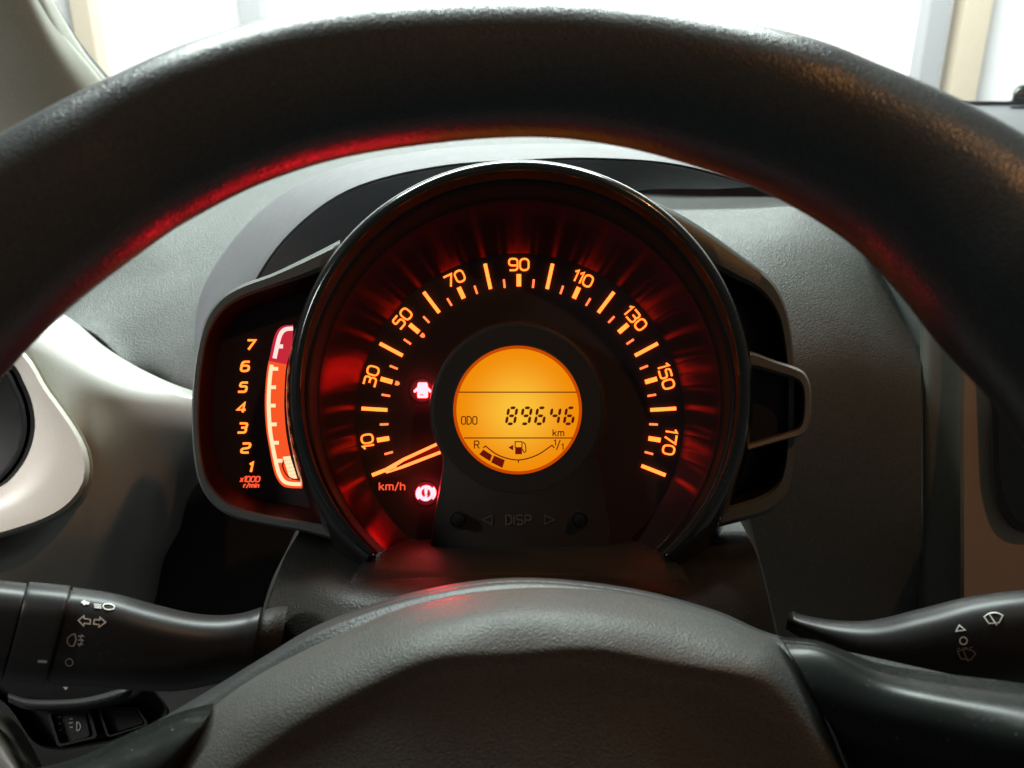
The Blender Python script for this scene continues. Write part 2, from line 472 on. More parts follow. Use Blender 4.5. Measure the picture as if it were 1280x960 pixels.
# ------------------------------------------------------------------ windscreen and pillar
ws = thing('windscreen', 'clear windscreen sloping up from the far edge of the dashboard', 'windscreen', L(0, 0.9, 0.2))
def wsp(x, t):   # t 0 at the base, 1 at the top
    return Vector((x, 1.02 - 0.75 * t - 0.10 * x * x, 1.06 + 0.62 * t))
V, Fc = [], []
nx, nt_ = 25, 13
for k in (0, 1):
    for i in range(nt_):
        for j in range(nx):
            V.append(wsp(-0.62 + 1.6 * j / (nx - 1), i / (nt_ - 1)) + Vector((0, 0.004 * k, 0.004 * k)))
n = nx * nt_
for i in range(nt_ - 1):
    for j in range(nx - 1):
        a = i * nx + j
        Fc += [(a, a + 1, a + nx + 1, a + nx), (n + a + nx, n + a + nx + 1, n + a + 1, n + a)]
rim = list(range(nx)) + [i * nx + nx - 1 for i in range(1, nt_)] + [(nt_ - 1) * nx + j for j in range(nx - 2, -1, -1)] + [i * nx for i in range(nt_ - 2, 0, -1)]
for a, b in zip(rim, rim[1:] + rim[:1]): Fc.append((b, a, n + a, n + b))
build('pane', V, Fc, 'glass', ws)

pil = thing('windscreen_pillar', 'grey beige windscreen pillar trim rising at the upper left corner', 'pillar trim', P(20, 160, 0.62))
sheet('pillar_trim', [
    [(-260, -60, .50), (-200, 60, .54), (-140, 180, .58), (-80, 320, .62)],
    [(-60, -60, .50), (-30, 60, .54), (0, 180, .58), (40, 330, .62)],
    [(5, -60, .51), (55, 60, .55), (110, 160, .59), (180, 290, .63)],
    [(20, -60, .53), (74, 40, .565), (133, 118, .60), (215, 250, .64)],
    [(23, -60, .55), (79, 38, .585), (139, 116, .62), (222, 250, .66)]], 'pillar', pil, nu=30, nv=30, thick=0.02)
sheet('pillar_seal', [
    [(22, -60, .552), (79, 38, .587), (139, 115, .622), (222, 248, .662)],
    [(27, -60, .56), (84, 36, .595), (144, 113, .63), (227, 247, .67)]], 'black', pil, nu=30, nv=4, thick=0.012)

# ------------------------------------------------------------------ dashboard
dash = thing('dashboard', 'grey plastic dashboard with silver trim and a round air vent behind the wheel', 'dashboard', P(640, 700, 0.56))
# left pad, from the windscreen base down to the silver trim
sheet('upper_pad', [
    [(-260, 150, 1.0), (60, 142, 1.0), (300, 136, 1.0), (520, 132, 1.0), (760, 130, 1.0), (940, 130, 1.0)],
    [(-240, 215, .74), (60, 200, .74), (290, 188, .74), (500, 170, .76), (740, 160, .78), (920, 158, .80)],
    [(-220, 290, .58), (50, 272, .58), (240, 262, .58), (400, 222, .60), (640, 188, .64), (860, 194, .66)],
    [(-200, 350, .52), (60, 345, .52), (190, 352, .515), (300, 320, .52), (420, 262, .53), (560, 225, .55)],
    [(-190, 385, .485), (75, 388, .485), (175, 430, .48), (260, 415, .475), (360, 380, .47)],
    [(-190, 405, .475), (72, 402, .475), (165, 462, .47), (238, 492, .462), (330, 510, .455)],
    [(-190, 420, .485), (68, 412, .485), (160, 474, .48), (236, 506, .475), (330, 530, .47)]], 'dash', dash, nu=60, nv=60, thick=0.004)
# hood round the cluster
H_out = [(268, 620, .50), (256, 520, .49), (243, 430, .475), (258, 350, .47), (325, 264, .47), (412, 213, .47), (540, 187, .47), (660, 180, .47), (760, 181, .47), (850, 190, .47), (930, 205, .47)]
H_rid = [(276, 620, .46), (264, 520, .45), (258, 430, .445), (288, 352, .44), (348, 272, .44), (428, 222, .44), (545, 195, .44), (660, 188, .44), (752, 186, .44), (845, 194, .44), (935, 212, .44)]
H_lip = [(284, 620, .44), (278, 520, .425), (290, 430, .42), (316, 353, .415), (366, 285, .415), (440, 234, .415), (548, 207, .415), (660, 199, .415), (745, 197, .415), (842, 203, .415), (940, 226, .415)]
H_in2 = [(290, 620, .442), (284, 520, .43), (298, 432, .425), (323, 356, .42), (372, 290, .42), (445, 239, .42), (550, 212, .42), (660, 204, .42), (742, 202, .42), (840, 208, .42), (940, 231, .42)]
H_deep = [(350, 600, .47), (355, 520, .47), (365, 440, .47), (385, 390, .47), (425, 330, .47), (485, 285, .47), (570, 262, .47), (660, 255, .47), (725, 255, .47), (800, 236, .47), (900, 234, .47)]
sheet('instrument_hood', [H_out, H_rid, H_lip, H_in2, H_deep], 'hood', dash, nu=70, nv=40, thick=0.004, sharp=60)
# right side: recess under the top pad, then a shelf that rolls down
sheet('top_pad', [
    [(560, 131, 1.0), (900, 130, 1.0), (1100, 130, 1.0), (1300, 131, 1.0), (1600, 134, 1.0)],
    [(560, 160, .80), (900, 158, .80), (1100, 158, .80), (1300, 162, .80), (1600, 170, .8)],
    [(560, 186, .66), (830, 190, .64), (1000, 222, .64), (1150, 240, .64), (1400, 250, .64)],
    [(560, 190, .655), (830, 196, .635), (1000, 228, .635), (1150, 246, .635), (1400, 256, .635)],
    [(560, 198, .67), (830, 210, .65), (1000, 236, .65), (1150, 252, .65), (1400, 262, .65)]], 'hood', dash, nu=50, nv=40, thick=0.004)
sheet('recess_strip', [
    [(690, 190, .69), (830, 202, .69), (1000, 226, .69), (1150, 240, .69), (1400, 256, .69)],
    [(690, 215, .66), (830, 222, .66), (1000, 238, .66), (1150, 250, .66), (1400, 262, .66)],
    [(690, 240, .62), (830, 247, .62), (1000, 252, .61), (1150, 262, .61), (1400, 275, .61)],
    [(690, 262, .60), (830, 264, .59), (1000, 262, .58), (1150, 275, .58), (1400, 290, .58)]], 'dark', dash, nu=40, nv=24, thick=0.004)
sheet('right_pad', [
    [(700, 263, .60), (840, 262, .575), (930, 261, .565), (1010, 260, .56), (1075, 285, .553), (1110, 330, .548), (1151.5, 386, .545)],
    [(700, 268, .59), (840, 267, .565), (930, 266, .555), (1010, 266, .55), (1073, 292, .543), (1109, 338, .538), (1151.5, 393, .535)],
    [(720, 300, .56), (850, 300, .53), (930, 302, .52), (1000, 308, .517), (1065, 330, .515), (1107, 370, .514), (1151.5, 425, .513)],
    [(760, 380, .53), (870, 372, .50), (940, 378, .492), (1000, 390, .49), (1060, 410, .49), (1106, 440, .492), (1151.5, 480, .495)],
    [(800, 480, .52), (880, 480, .485), (945, 485, .478), (1000, 495, .478), (1060, 510, .482), (1106, 530, .486), (1151.5, 560, .492)],
    [(820, 640, .52), (890, 640, .495), (950, 640, .490), (1000, 645, .490), (1060, 650, .493), (1106, 660, .497), (1151.5, 680, .502)],
    [(820, 820, .56), (890, 820, .54), (950, 820, .535), (1000, 820, .535), (1060, 820, .537), (1106, 820, .54), (1151.5, 820, .545)]], 'dash', dash, nu=60, nv=60, thick=0.03)
sheet('screen_seal', [
    [(1120, 126.5, .985), (1250, 126.5, .985), (1400, 127.5, .985)],
    [(1120, 130.5, .985), (1250, 130.5, .985), (1400, 131.5, .985)]], 'black', dash, nu=20, nv=4, thick=0.004)
# the lower, dark part behind the column
sheet('lower_panel', [
    [(-300, 690, .60), (0, 600, .58), (170, 480, .56), (330, 470, .56), (640, 540, .57), (1000, 640, .57), (1300, 690, .57), (1700, 700, .57)],
    [(-300, 790, .52), (0, 790, .54), (170, 740, .555), (330, 740, .555), (640, 780, .53), (1000, 780, .53), (1300, 780, .53), (1700, 790, .53)],
    [(-300, 980, .54), (0, 980, .54), (170, 980, .54), (330, 980, .54), (640, 980, .55), (1000, 980, .55), (1300, 980, .55), (1700, 990, .55)],
    [(-300, 1250, .62), (0, 1250, .62), (170, 1250, .62), (330, 1250, .62), (640, 1250, .62), (1000, 1250, .62), (1300, 1250, .62), (1700, 1250, .62)]], 'dark', dash, nu=50, nv=30, thick=0.004)
# silver trim of the driver's side
sheet('silver_trim', [
    [(-200, 300, .47), (-40, 330, .465), (75, 392, .46), (128, 434, .455), (182, 466, .45), (240, 489, .445), (310, 503, .44)],
    [(-210, 306, .455), (-46, 337, .45), (70, 400, .445), (124, 444, .44), (180, 477, .436), (240, 500, .432), (310, 514, .43)],
    [(-220, 350, .435), (-50, 400, .43), (60, 455, .425), (120, 490, .424), (180, 515, .428), (242, 535, .436), (310, 550, .445)],
    [(-220, 500, .50), (-50, 530, .48), (60, 560, .418), (122, 578, .425), (182, 590, .442), (222, 600, .472), (240, 610, .54)],
    [(-220, 640, .50), (-50, 645, .48), (60, 650, .42), (122, 652, .43), (165, 655, .452), (203, 660, .488), (222, 665, .56)],
    [(-220, 715, .425), (-50, 712, .425), (50, 708, .43), (112, 704, .446), (150, 704, .472), (186, 706, .51), (206, 710, .58)],
    [(-220, 800, .47), (-50, 800, .47), (50, 800, .48), (112, 800, .50), (150, 800, .53), (186, 800, .57), (206, 800, .62)]], 'silver', dash, nu=60, nv=60, thick=0.004)
# vent: cream ring with a dark barrel inside
vc = [(-420, 520), (-300, 400), (-130, 395), (10, 428), (60, 490), (98, 545), (109, 580), (103, 612), (70, 643), (0, 668), (-130, 700), (-300, 680)]
vo = even(spline(vc, 120, True), 96, True)
hc = [(-330, 530), (-250, 440), (-120, 415), (0, 444), (32, 482), (44, 525), (38, 562), (20, 592), (-8, 613), (-90, 640), (-220, 630)]
vi = even(spline(hc, 120, True), 96, True)
def align(a, b):
    k = min(range(len(b)), key=lambda s: sum(math.dist(a[i], b[(i + s) % len(b)]) for i in range(0, len(a), 4)))
    return b[k:] + b[:k]
vi = align(vo, vi)
def scale2(p, s, c): return [((x - c[0]) * s + c[0], (y - c[1]) * s + c[1]) for x, y in p]
vcen = (-130, 545)
vent = rings('air_vent', [[P(x, y, .46) for x, y in scale2(vo, 1.015, vcen)], [P(x, y, .405) for x, y in scale2(vo, 1.012, vcen)],
                   [P(x, y, .401) for x, y in scale2(vo, 1.0, vcen)], [P(x, y, .399) for x, y in scale2(vo, .985, vcen)],
                   [P(x * .5 + u * .5, y * .5 + v * .5, .400) for (x, y), (u, v) in zip(vo, vi)],
                   [P(x, y, .404) for x, y in scale2(vi, 1.02, vcen)], [P(x, y, .407) for x, y in vi], [P(x, y, .43) for x, y in scale2(vi, .97, vcen)]], 'cream', dash, True, sharp=50)
rings('vent_gasket', [[P(x, y, .425) for x, y in scale2(vo, 1.03, vcen)], [P(x, y, .414) for x, y in scale2(vo, 1.03, vcen)], [P(x, y, .414) for x, y in scale2(vo, 1.0, vcen)]], 'pillar', vent, True)
rings('vent_barrel', [[P(x, y, .408) for x, y in scale2(vi, .995, vcen)], [P(x, y, .422) for x, y in scale2(vi, .96, vcen)], [P(x, y, .436) for x, y in scale2(vi, .88, vcen)], [P(x, y, .45) for x, y in scale2(vi, .3, vcen)]], 'black', vent, True, cap1=True)
rings('vent_ring', [[P(x, y, dd) for x, y in scale2(vi, s, vcen)] for s, dd in ((.955, .425), (.94, .418), (.915, .418), (.90, .425))], 'gloss', vent, True, loop=True)
# centre console on the right, with the screen
sheet('console_side', [
    [(1084, 300, .535), (1112, 338, .522), (1151, 388, .508), (1152.5, 520, .505), (1153, 680, .512), (1153, 830, .53)],
    [(1086, 300, .525), (1115, 338, .512), (1156, 388, .499), (1157, 520, .496), (1157, 680, .503), (1157, 830, .52)],
    [(1140, 270, .50), (1170, 320, .494), (1204, 388, .489), (1205, 520, .487), (1205, 680, .487), (1205, 830, .50)],
    [(1148, 262, .493), (1178, 314, .488), (1210, 386, .484), (1211, 520, .482), (1211, 680, .482), (1211, 830, .49)]], 'olive', dash, nu=50, nv=24, thick=0.004)
sheet('console_front', [
    [(1149, 262, .492), (1179, 314, .487), (1211.5, 386, .483), (1212.5, 520, .481), (1212.5, 680, .481), (1212, 830, .489)],
    [(1152, 262, .486), (1182, 314, .481), (1214, 386, .478), (1215, 520, .476), (1215, 680, .476), (1215, 830, .484)],
    [(1170, 250, .485), (1200, 310, .480), (1230, 386, .477), (1230, 520, .475), (1230, 680, .475), (1230, 830, .483)],
    [(1500, 250, .48), (1500, 310, .478), (1500, 386, .475), (1500, 520, .473), (1500, 680, .473), (1500, 830, .48)]], 'tan', dash, nu=50, nv=24, thick=0.004)
so = rc([(1236, 430), (1500, 430), (1500, 668), (1262, 668), (1240, 610)], 34, True, 8)
si = [((x - 1370) * .93 + 1370, (y - 545) * .93 + 545) for x, y in so]
scr = rings('centre_screen', [[P(x, y, .475) for x, y in so], [P(x, y, .468) for x, y in so], [P(x, y, .466) for x, y in scale2(so, .985, (1370, 545))], [P(x, y, .466) for x, y in scale2(so, .94, (1370, 545))], [P(x, y, .469) for x, y in si]], 'gloss', dash, True, cap1=False)
plate('screen_glass', [si], .469, .004, 'bezel', scr)

# ------------------------------------------------------------------ switch panel under the left stalk (part of the dashboard)
so = rc([(-60, 838), (178, 846), (215, 892), (150, 925), (72, 938), (42, 930), (10, 880)], 16, True, 6)
sp = rings('switch_panel', [[P(x, y, .40) for x, y in scale2(so, 1.02, (90, 885))], [P(x, y, .388) for x, y in scale2(so, 1.02, (90, 885))], [P(x, y, .386) for x, y in so], [P(x, y, .388) for x, y in scale2(so, .97, (90, 885))], [P(x, y, .393) for x, y in scale2(so, .955, (90, 885))]], 'black', dash, True, cap1=True)
tube('lever_bar', [(10, 872, .384, 6, .006, 0, 2.4), (40, 881, .382, 7, .007, 0, 2.4), (100, 880, .382, 7, .007, 0, 2.4), (150, 869, .383, 8, .007, 0, 2.4), (165, 862, .386, 5, .005, 0, 2.4)], 'dark', sp)
def frame(name, poly, d, w, t, mat, parent):
    c = (sum(p[0] for p in poly) / len(poly), sum(p[1] for p in poly) / len(poly))
    s = 1 - w
    q = rc(poly, 5, True, 4)
    return rings(name, [[P(x, y, d + t) for x, y in q], [P(x, y, d) for x, y in q], [P(x, y, d) for x, y in scale2(q, s, c)], [P(x, y, d + t) for x, y in scale2(q, s * .97, c)]], mat, parent, True)
frame('switch_frame', [(58, 890), (112, 886), (122, 922), (72, 934)], .387, .14, .006, 'dark', sp)
sw = plate('headlamp_switch', [rc([(66, 892), (106, 888), (112, 920), (76, 930)], 4, True, 3)], .390, .004, 'dark', sp)
pj = projector(sw)
strokes('switch_print', [([(72 + i * .6, 897 + i * 8), (76 + i * .6, 896 + i * 8)], False) for i in range(3)], 1.6, 0, 0, 'printdim', sp, lambda x, y: (x, y), pj)
strokes('lamp_print', [(circ(96, 908, 4.5, 5.5, 12, -90, 90, True), False), ([(96, 902.5), (96, 913.5)], False), ([(87, 899), (91, 898)], False), ([(86, 904), (91, 903)], False), ([(87, 909), (91, 909)], False)], 1.2, 0, 0, 'printdim', sp, lambda x, y: (x, y), pj)
frame('blank_cover', [(122, 886), (172, 884), (186, 906), (134, 922)], .387, .10, .005, 'dark', sp)
plate('cover_face', [rc([(127, 889), (168, 887), (180, 904), (138, 917)], 4, True, 3)], .390, .004, 'stalk', sp)
sheet('knee_trim', [
    [(-60, 880, .43), (0, 900, .42), (30, 938, .41), (52, 985, .40)],
    [(-90, 900, .415), (-20, 915, .405), (12, 948, .395), (34, 990, .385)],
    [(-160, 930, .42), (-80, 950, .41), (-30, 975, .40), (0, 1010, .39)]], 'olive', dash, nu=24, nv=16, thick=0.006)

# ------------------------------------------------------------------ steering column shroud
col_s = thing('column_shroud', 'dark grained steering column cover between the gauge and the wheel hub', 'column cover', P(650, 860, 0.29))
sheet('shroud_top', [
    [(388, 640, .37), (460, 668, .352), (560, 676, .345), (650, 678, .345), (745, 676, .345), (850, 668, .352), (918, 640, .37)],
    [(372, 668, .345), (450, 692, .325), (550, 700, .318), (650, 702, .316), (750, 700, .318), (855, 692, .325), (934, 668, .345)],
    [(352, 705, .315), (440, 714, .30), (545, 720, .294), (650, 722, .292), (760, 720, .294), (865, 714, .30), (948, 700, .315)],
    [(334, 765, .30), (425, 760, .278), (540, 762, .272), (650, 764, .270), (770, 762, .272), (878, 758, .278), (962, 760, .30)],
    [(318, 860, .31), (415, 860, .272), (535, 860, .266), (650, 860, .264), (770, 860, .266), (888, 860, .272), (975, 850, .31)],
    [(318, 1000, .33), (415, 1000, .29), (535, 1000, .284), (650, 1000, .28), (770, 1000, .284), (888, 1000, .29), (980, 980, .33)]], 'shroud', col_s, nu=60, nv=50, thick=0.004)
sheet('shroud_side', [
    [(393, 640, .371), (376, 670, .346), (355, 706, .316), (336, 766, .301), (320, 862, .311), (320, 1000, .331)],
    [(380, 640, .40), (362, 680, .39), (338, 730, .38), (322, 790, .37), (308, 870, .37), (308, 1000, .38)]], 'shroud', col_s, nu=30, nv=6, thick=0.003)
sheet('shroud_side', [
    [(915, 640, .371), (932, 670, .346), (946, 702, .316), (961, 762, .301), (974, 852, .311), (980, 990, .331)],
    [(935, 640, .40), (945, 680, .39), (958, 730, .38), (972, 790, .37), (990, 870, .37), (990, 1000, .38)]], 'shroud', col_s, nu=30, nv=6, thick=0.003)

# ------------------------------------------------------------------ instrument cluster
cl = thing('instrument_cluster', 'round lit speedometer with orange numerals and a side rev counter in a gloss black ring', 'instrument cluster', P(650, 700, 0.335))
CX = 650.0
def cyd(d): return 487 + (d - .30) * 1000
def arc_ring(r, d, a=138, n=120, cx=CX):
    return [P(cx + r * math.sin(R(-a + 2 * a * i / (n - 1))), cyd(d) - r * math.cos(R(-a + 2 * a * i / (n - 1))), d) for i in range(n)]
A = 138
def arc_loft(name, prof, mat, a=A, cap=False, sharp=40, closed_prof=False):
    rs = [arc_ring(r, d, a) for r, d in prof]
    k = len(rs); n = len(rs[0])
    V = [v for r in rs for v in r]; Fc = []
    for i in range(k if closed_prof else k - 1):
        i2 = (i + 1) % k
        for j in range(n - 1): Fc.append((i * n + j, i * n + j + 1, i2 * n + j + 1, i2 * n + j))
    if cap:
        Fc.append(tuple(i * n for i in range(k))); Fc.append(tuple(i * n + n - 1 for i in range(k - 1, -1, -1)))
    return build(name, V, Fc, mat, cl, sharp)
arc_loft('bezel_ring', [(284, .345), (291, .318), (292.5, .308), (291.3, .3040), (288, .3008), (283, .2988), (278, .2982), (274.5, .2988), (274, .2996)], 'bezel', cap=True, sharp=60)
arc_loft('bezel_lip', [(274, .2997), (271.5, .3016), (269.5, .305), (268.2, .309)], 'black', sharp=60)
arc_loft('inner_step', [(268.5, .3065), (266, .3068), (262, .3085), (256, .3125), (251.5, .314)], 'black', sharp=60)
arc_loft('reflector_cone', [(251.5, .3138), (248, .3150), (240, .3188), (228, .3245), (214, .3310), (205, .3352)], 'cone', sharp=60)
arc_loft('cluster_can', [(284, .345), (240, .36), (200, .37)], 'black', sharp=60)
# face
dface = plate('dial_face', [[(CX - 1.5 + 207 * math.sin(R(-A + 2 * A * i / 89)), 522 - 207 * math.cos(R(-A + 2 * A * i / 89))) for i in range(90)]], .3350, .003, 'face', cl)
sheet('dial_floor', [
    [(508, 674, .3345), (600, 676, .3345), (700, 676, .3345), (790, 674, .3345)],
    [(478, 687, .314), (590, 690, .314), (710, 690, .314), (820, 687, .314)],
    [(452, 706, .299), (580, 711, .299), (720, 711, .299), (848, 706, .299)],
    [(444, 716, .294), (580, 722, .293), (720, 722, .293), (856, 716, .294)],
    [(425, 752, .281), (575, 756, .279), (725, 756, .279), (876, 752, .281)]], 'shroud', cl, nu=24, nv=16, thick=0.002)
DC = Vector(((648.5 - 640) / F * .335, .3347, (480 - 522) / F * .335))   # dial centre in the seat frame
S = .335 / F
def tick_mesh(name, r0, r1, w, mat):
    me = bpy.data.meshes.new(name); t = .0006
    V = [Vector((sx * w / 2 * S, dy, r * S)) for dy in (-t, 0) for r in (r0, r1) for sx in (-1, 1)]
    me.from_pydata(V, [], [(0, 1, 3, 2), (4, 6, 7, 5), (0, 4, 5, 1), (1, 5, 7, 3), (3, 7, 6, 2), (2, 6, 4, 0)])
    me.materials.append(MAT[mat]); return me
TM = {'long': tick_mesh('tick', 164.5, 196.5, 4.4, 'orangehot'), 'mid': tick_mesh('tick', 164, 179, 5.6, 'orangehot'), 'short': tick_mesh('tick', 163, 173.5, 2.5, 'dimorange')}
PHI = lambda v: (v - 90) * 1.238
def on_dial(name, me, phi):
    o = bpy.data.objects.new(name, me); col.objects.link(o); o.parent = dface
    mw = M @ Matrix.Translation(DC) @ Matrix.Rotation(R(phi), 4, 'Y')
    o.matrix_basis = Matrix.Translation(-WL[dface]) @ mw
    return o
for v in range(0, 181, 5):
    kind = 'short' if v % 10 else ('long' if v % 20 == 0 else 'mid')
    on_dial('tick', TM[kind], PHI(v))
for v in (30, 50):
    ph = R(PHI(v)); c = (648.5 + 158.5 * math.sin(ph), 522 - 158.5 * math.cos(ph))
    ca, sa = math.cos(ph), math.sin(ph)
    pts = [(-2.6, 2), (2.6, 2), (2.6, -1), (1.2, -3.2), (-1.2, -3.2), (-2.6, -1)]
    plate('limit_mark', [[(c[0] + x * ca + y * sa, c[1] + x * sa - y * ca) for x, y in pts]], .3341, .0006, 'dimorange', dface)
for v in range(10, 171, 20):
    st, w = text(str(v), .22)
    ph = PHI(v); r = 191.5
    c = (648.5 + r * math.sin(R(ph)), 522 - r * math.cos(R(ph)))
    strokes('speed_numeral', st, 2.05, .3341, .0006, 'orange', dface, text_xf(c[0], c[1], 14.2, w, ph, sx=1.02))
st, w = text('km/h', .24)
strokes('unit_text', st, 1.5, .3343, .0004, 'deepred', dface, text_xf(490, 608, 9.5, w, 0, sx=1.1))
# needle: a lit fork
nd = plate('needle', [[(480.5, 587.5), (482, 585), (503, 573), (545, 553.8), (546.5, 557), (505, 576.5), (485, 589.5), (482, 590.5)],
                      [(482, 590.6), (485, 589.6), (505, 581), (549.5, 563.8), (550.8, 567.2), (506, 584.5), (486, 591), (483, 591.6)]], .3290, .001, 'needle', cl)
plate('needle_core', [[(503, 578.8), (546.2, 557.5), (549.5, 563.5), (505, 580.6)]], .3293, .0008, 'needlered', nd)
# pod with the display
podo = [(553.5, 585)] + [(647 + 110 * math.cos(R(a)), 512 + 110 * math.sin(R(a))) for a in range(148, 393, 5)] + [(752, 600), (764, 660), (766, 700), (536, 700), (541, 660)]
cpo = (650, 560)
pod = rings('display_pod', [[P(x, y, .3345) for x, y in scale2(podo, 1.006, cpo)], [P(x, y, .3238) for x, y in scale2(podo, 1.0, cpo)], [P(x, y, .3228) for x, y in scale2(podo, .992, cpo)], [P(x, y, .3226) for x, y in scale2(podo, .985, cpo)]], 'pod', cl, True, cap1=True, sharp=50)
rings('pod_ring', [[P(647 + r * math.cos(R(a * 5)), 512 + r * math.sin(R(a * 5)), d) for a in range(72)] for r, d in ((105, .3227), (104.5, .32245), (82, .32235), (80.5, .3222), (80, .3226))], 'pod', pod, True, sharp=12)
disp = plate('display', [circ(647, 512.5, 77.2, n=72)], .3222, .001, 'lcd', cl)
rings('display_edge', [[P(647 + r * math.cos(R(a * 5)), 512.5 + r * math.sin(R(a * 5)), d) for a in range(72)] for r, d in ((80.5, .3221), (78.6, .3220), (76.6, .3220), (76.6, .3223))], 'lcdedge', disp, True)
dd = .32195
idf = lambda x, y: (x, y)
for y, x0, x1 in ((490.2, 573.5, 721), (547.5, 580, 716)):
    strokes('display_line', [([(x0, y), (x1, y)], False)], 1.3, dd, .0002, 'lcdink', disp, idf)
SEG = {'8': 'abcdefg', '9': 'abcdfg', '6': 'acdefg', '4': 'bcfg'}
def seg_polys(ch, cx, cy, w, h, t=3.5, g=.5, slant=.17):
    x0, x1, y0, y1, ym = -w / 2, w / 2, -h / 2, h / 2, 0
    def hs(y): return [(x0 + g + 1, y), (x0 + g + 1 + t / 2, y + t / 2), (x1 - g - 1 - t / 2, y + t / 2), (x1 - g - 1, y), (x1 - g - 1 - t / 2, y - t / 2), (x0 + g + 1 + t / 2, y - t / 2)]
    def vs(x, a, b): return [(x, a + g), (x + t / 2, a + g + t / 2), (x + t / 2, b - g - t / 2), (x, b - g), (x - t / 2, b - g - t / 2), (x - t / 2, a + g + t / 2)]
    D = {'a': hs(y1), 'g': hs(ym), 'd': hs(y0), 'f': vs(x0, ym, y1), 'b': vs(x1, ym, y1), 'e': vs(x0, y0, ym), 'c': vs(x1, y0, ym)}
    return [[(cx + x + y * slant, cy - y) for x, y in D[s]] for s in SEG[ch]]
for i, ch in enumerate('89646'):
    plate('display_digit', seg_polys(ch, 639.5 + i * 18.1, 519.8, 10.2, 20.0), dd, .0002, 'lcdink', disp)
st, w = text('ODO', .2); strokes('display_text', st, 1.3, dd, .0002, 'lcdink', disp, text_xf(586.5, 525.5, 9.6, w, 0, sx=.98))
st, w = text('km', .22); strokes('display_text', st, 1.3, dd, .0002, 'lcdink', disp, text_xf(698, 541, 8.4, w, 0, sx=1.0))
st, w = text('R', .2); strokes('display_text', st, 1.3, dd, .0002, 'lcdink', disp, text_xf(596, 556, 9.4, w, 0, sx=1.1))
for ch, cx, cy in (('1', 693.5, 553.5), ('/', 698, 556), ('1', 703, 558.5)):
    st, w = text(ch, .2); strokes('display_text', st, 1.3, dd, .0002, 'lcdink', disp, text_xf(cx, cy, 7 if ch == '1' else 11, w, 0))
gp = [(602, 561), (606, 557.5)] + [(647 + 52 * math.sin(R(a)), 524 - (-50) * math.cos(R(a))) for a in range(-54, 55, 6)] + [(688.5, 557.5), (693, 561)]
gp = [(604, 560), (607, 557.5)] + spline([(608, 558.5), (620, 567.5), (634, 573), (647, 575), (660, 573), (674, 567.5), (688, 558)], 22) + [(690, 556.5), (693, 560)]
strokes('fuel_scale', [(gp, False), ([(648, 575), (648, 578.5)], False)], 1.4, dd, .0002, 'lcdink', disp, idf)
plate('fuel_bar', [[(604, 562), (615, 569), (612.5, 576.5), (599, 568)]], dd, .0002, 'lcdred', disp)
plate('fuel_bar', [[(617.5, 569.5), (631, 575), (628, 585), (614, 578)]], dd, .0002, 'lcdred', disp)
plate('fuel_symbol', [[(635.5, 559.5), (641.5, 556), (641.5, 563)], [(644, 559), (652.5, 559), (652.5, 567.8), (644, 567.8)]], dd, .0002, 'lcdred', disp)
strokes('fuel_symbol', [([(644, 560), (644, 552.2), (652.5, 552.2), (652.5, 560)], False), (rc([(654, 552.5), (657, 556), (657.5, 564), (655.5, 566), (653.5, 563), (653, 561)], 2), False)], 1.2, dd, .0002, 'lcdink', disp, idf)
# DISP legend and the two reset buttons
st, w = text('DISP', .24); strokes('embossed_text', st, 2.0, .3222, .0005, 'emboss', pod, text_xf(648, 650, 11.5, w, 0, sx=1.15))
strokes('embossed_arrow', [([(603, 650), (615, 644.5), (615, 655.5)], True)], 1.3, .3222, .0005, 'emboss', pod, idf)
strokes('embossed_arrow', [([(693, 650), (681, 644.5), (681, 655.5)], True)], 1.3, .3222, .0005, 'emboss', pod, idf)
for bx in (573, 724):
    bt = rings('reset_button', [[P(bx + r * math.cos(R(a * 10)), 650 + r * 1.02 * math.sin(R(a * 10)), d) for a in range(36)] for r, d in ((8.6, .3228), (8.4, .3195), (7.4, .3185), (3, .3182))], 'gloss', pod, True, cap1=True, sharp=50)
    rings('button_collar', [[P(bx + r * math.cos(R(a * 10)), 650 + r * math.sin(R(a * 10)), d) for a in range(36)] for r, d in ((12, .3227), (11.3, .3219), (9.8, .3219), (9.2, .3227))], 'pod', bt, True, sharp=50)
# warning lamps
def lens(cx, cy, r):
    return plate('warning_lamp', [circ(cx, cy, r, n=40)], .3346, .0004, 'face', cl)
w1 = lens(527, 488, 15)
plate('door_symbol', [rc([(522.5, 478), (533.2, 478), (534, 484), (534, 497.5), (521.6, 497.5), (521.6, 484)], 2, True, 3),
                      [(533.6, 483.5), (538.9, 488.6), (537.4, 490.8), (533.6, 487.5)], [(522, 483.5), (516.6, 488.6), (518.2, 490.8), (522, 487.5)]], .3315, .0030, 'warn', w1)
strokes('symbol_gap', [([(525, 493.6), (529.5, 493.6)], False)], 1.1, .33145, .0002, 'redlens', w1, idf)
w2 = lens(532, 617, 15)
sl = bpy.data.lights.new('added_rim_spot', 'SPOT'); sl.energy = 0.18; sl.color = (1.0, 0.003, 0.018); sl.spot_size = R(112); sl.spot_blend = 0.9; sl.shadow_soft_size = 0.0015  # added red spot by the brake symbol, aimed to redden the wheel rim
so_ = bpy.data.objects.new('added_rim_spot', sl); col.objects.link(so_); so_.location = P(532, 617, .3300)
so_.rotation_euler = (P(330, 200, .17) - P(532, 617, .33)).to_track_quat('-Z', 'Y').to_euler()
strokes('brake_symbol', [(circ(532, 617, 7.8, n=28), True)], 3.0, .3315, .0030, 'warn', w2, idf)
strokes('brake_symbol', [(circ(532, 617, 11.2, 10.5, 10, 140, 220, True), False), (circ(532, 617, 11.2, 10.5, 10, -40, 40, True), False)], 2.4, .3315, .0030, 'warn', w2, idf)
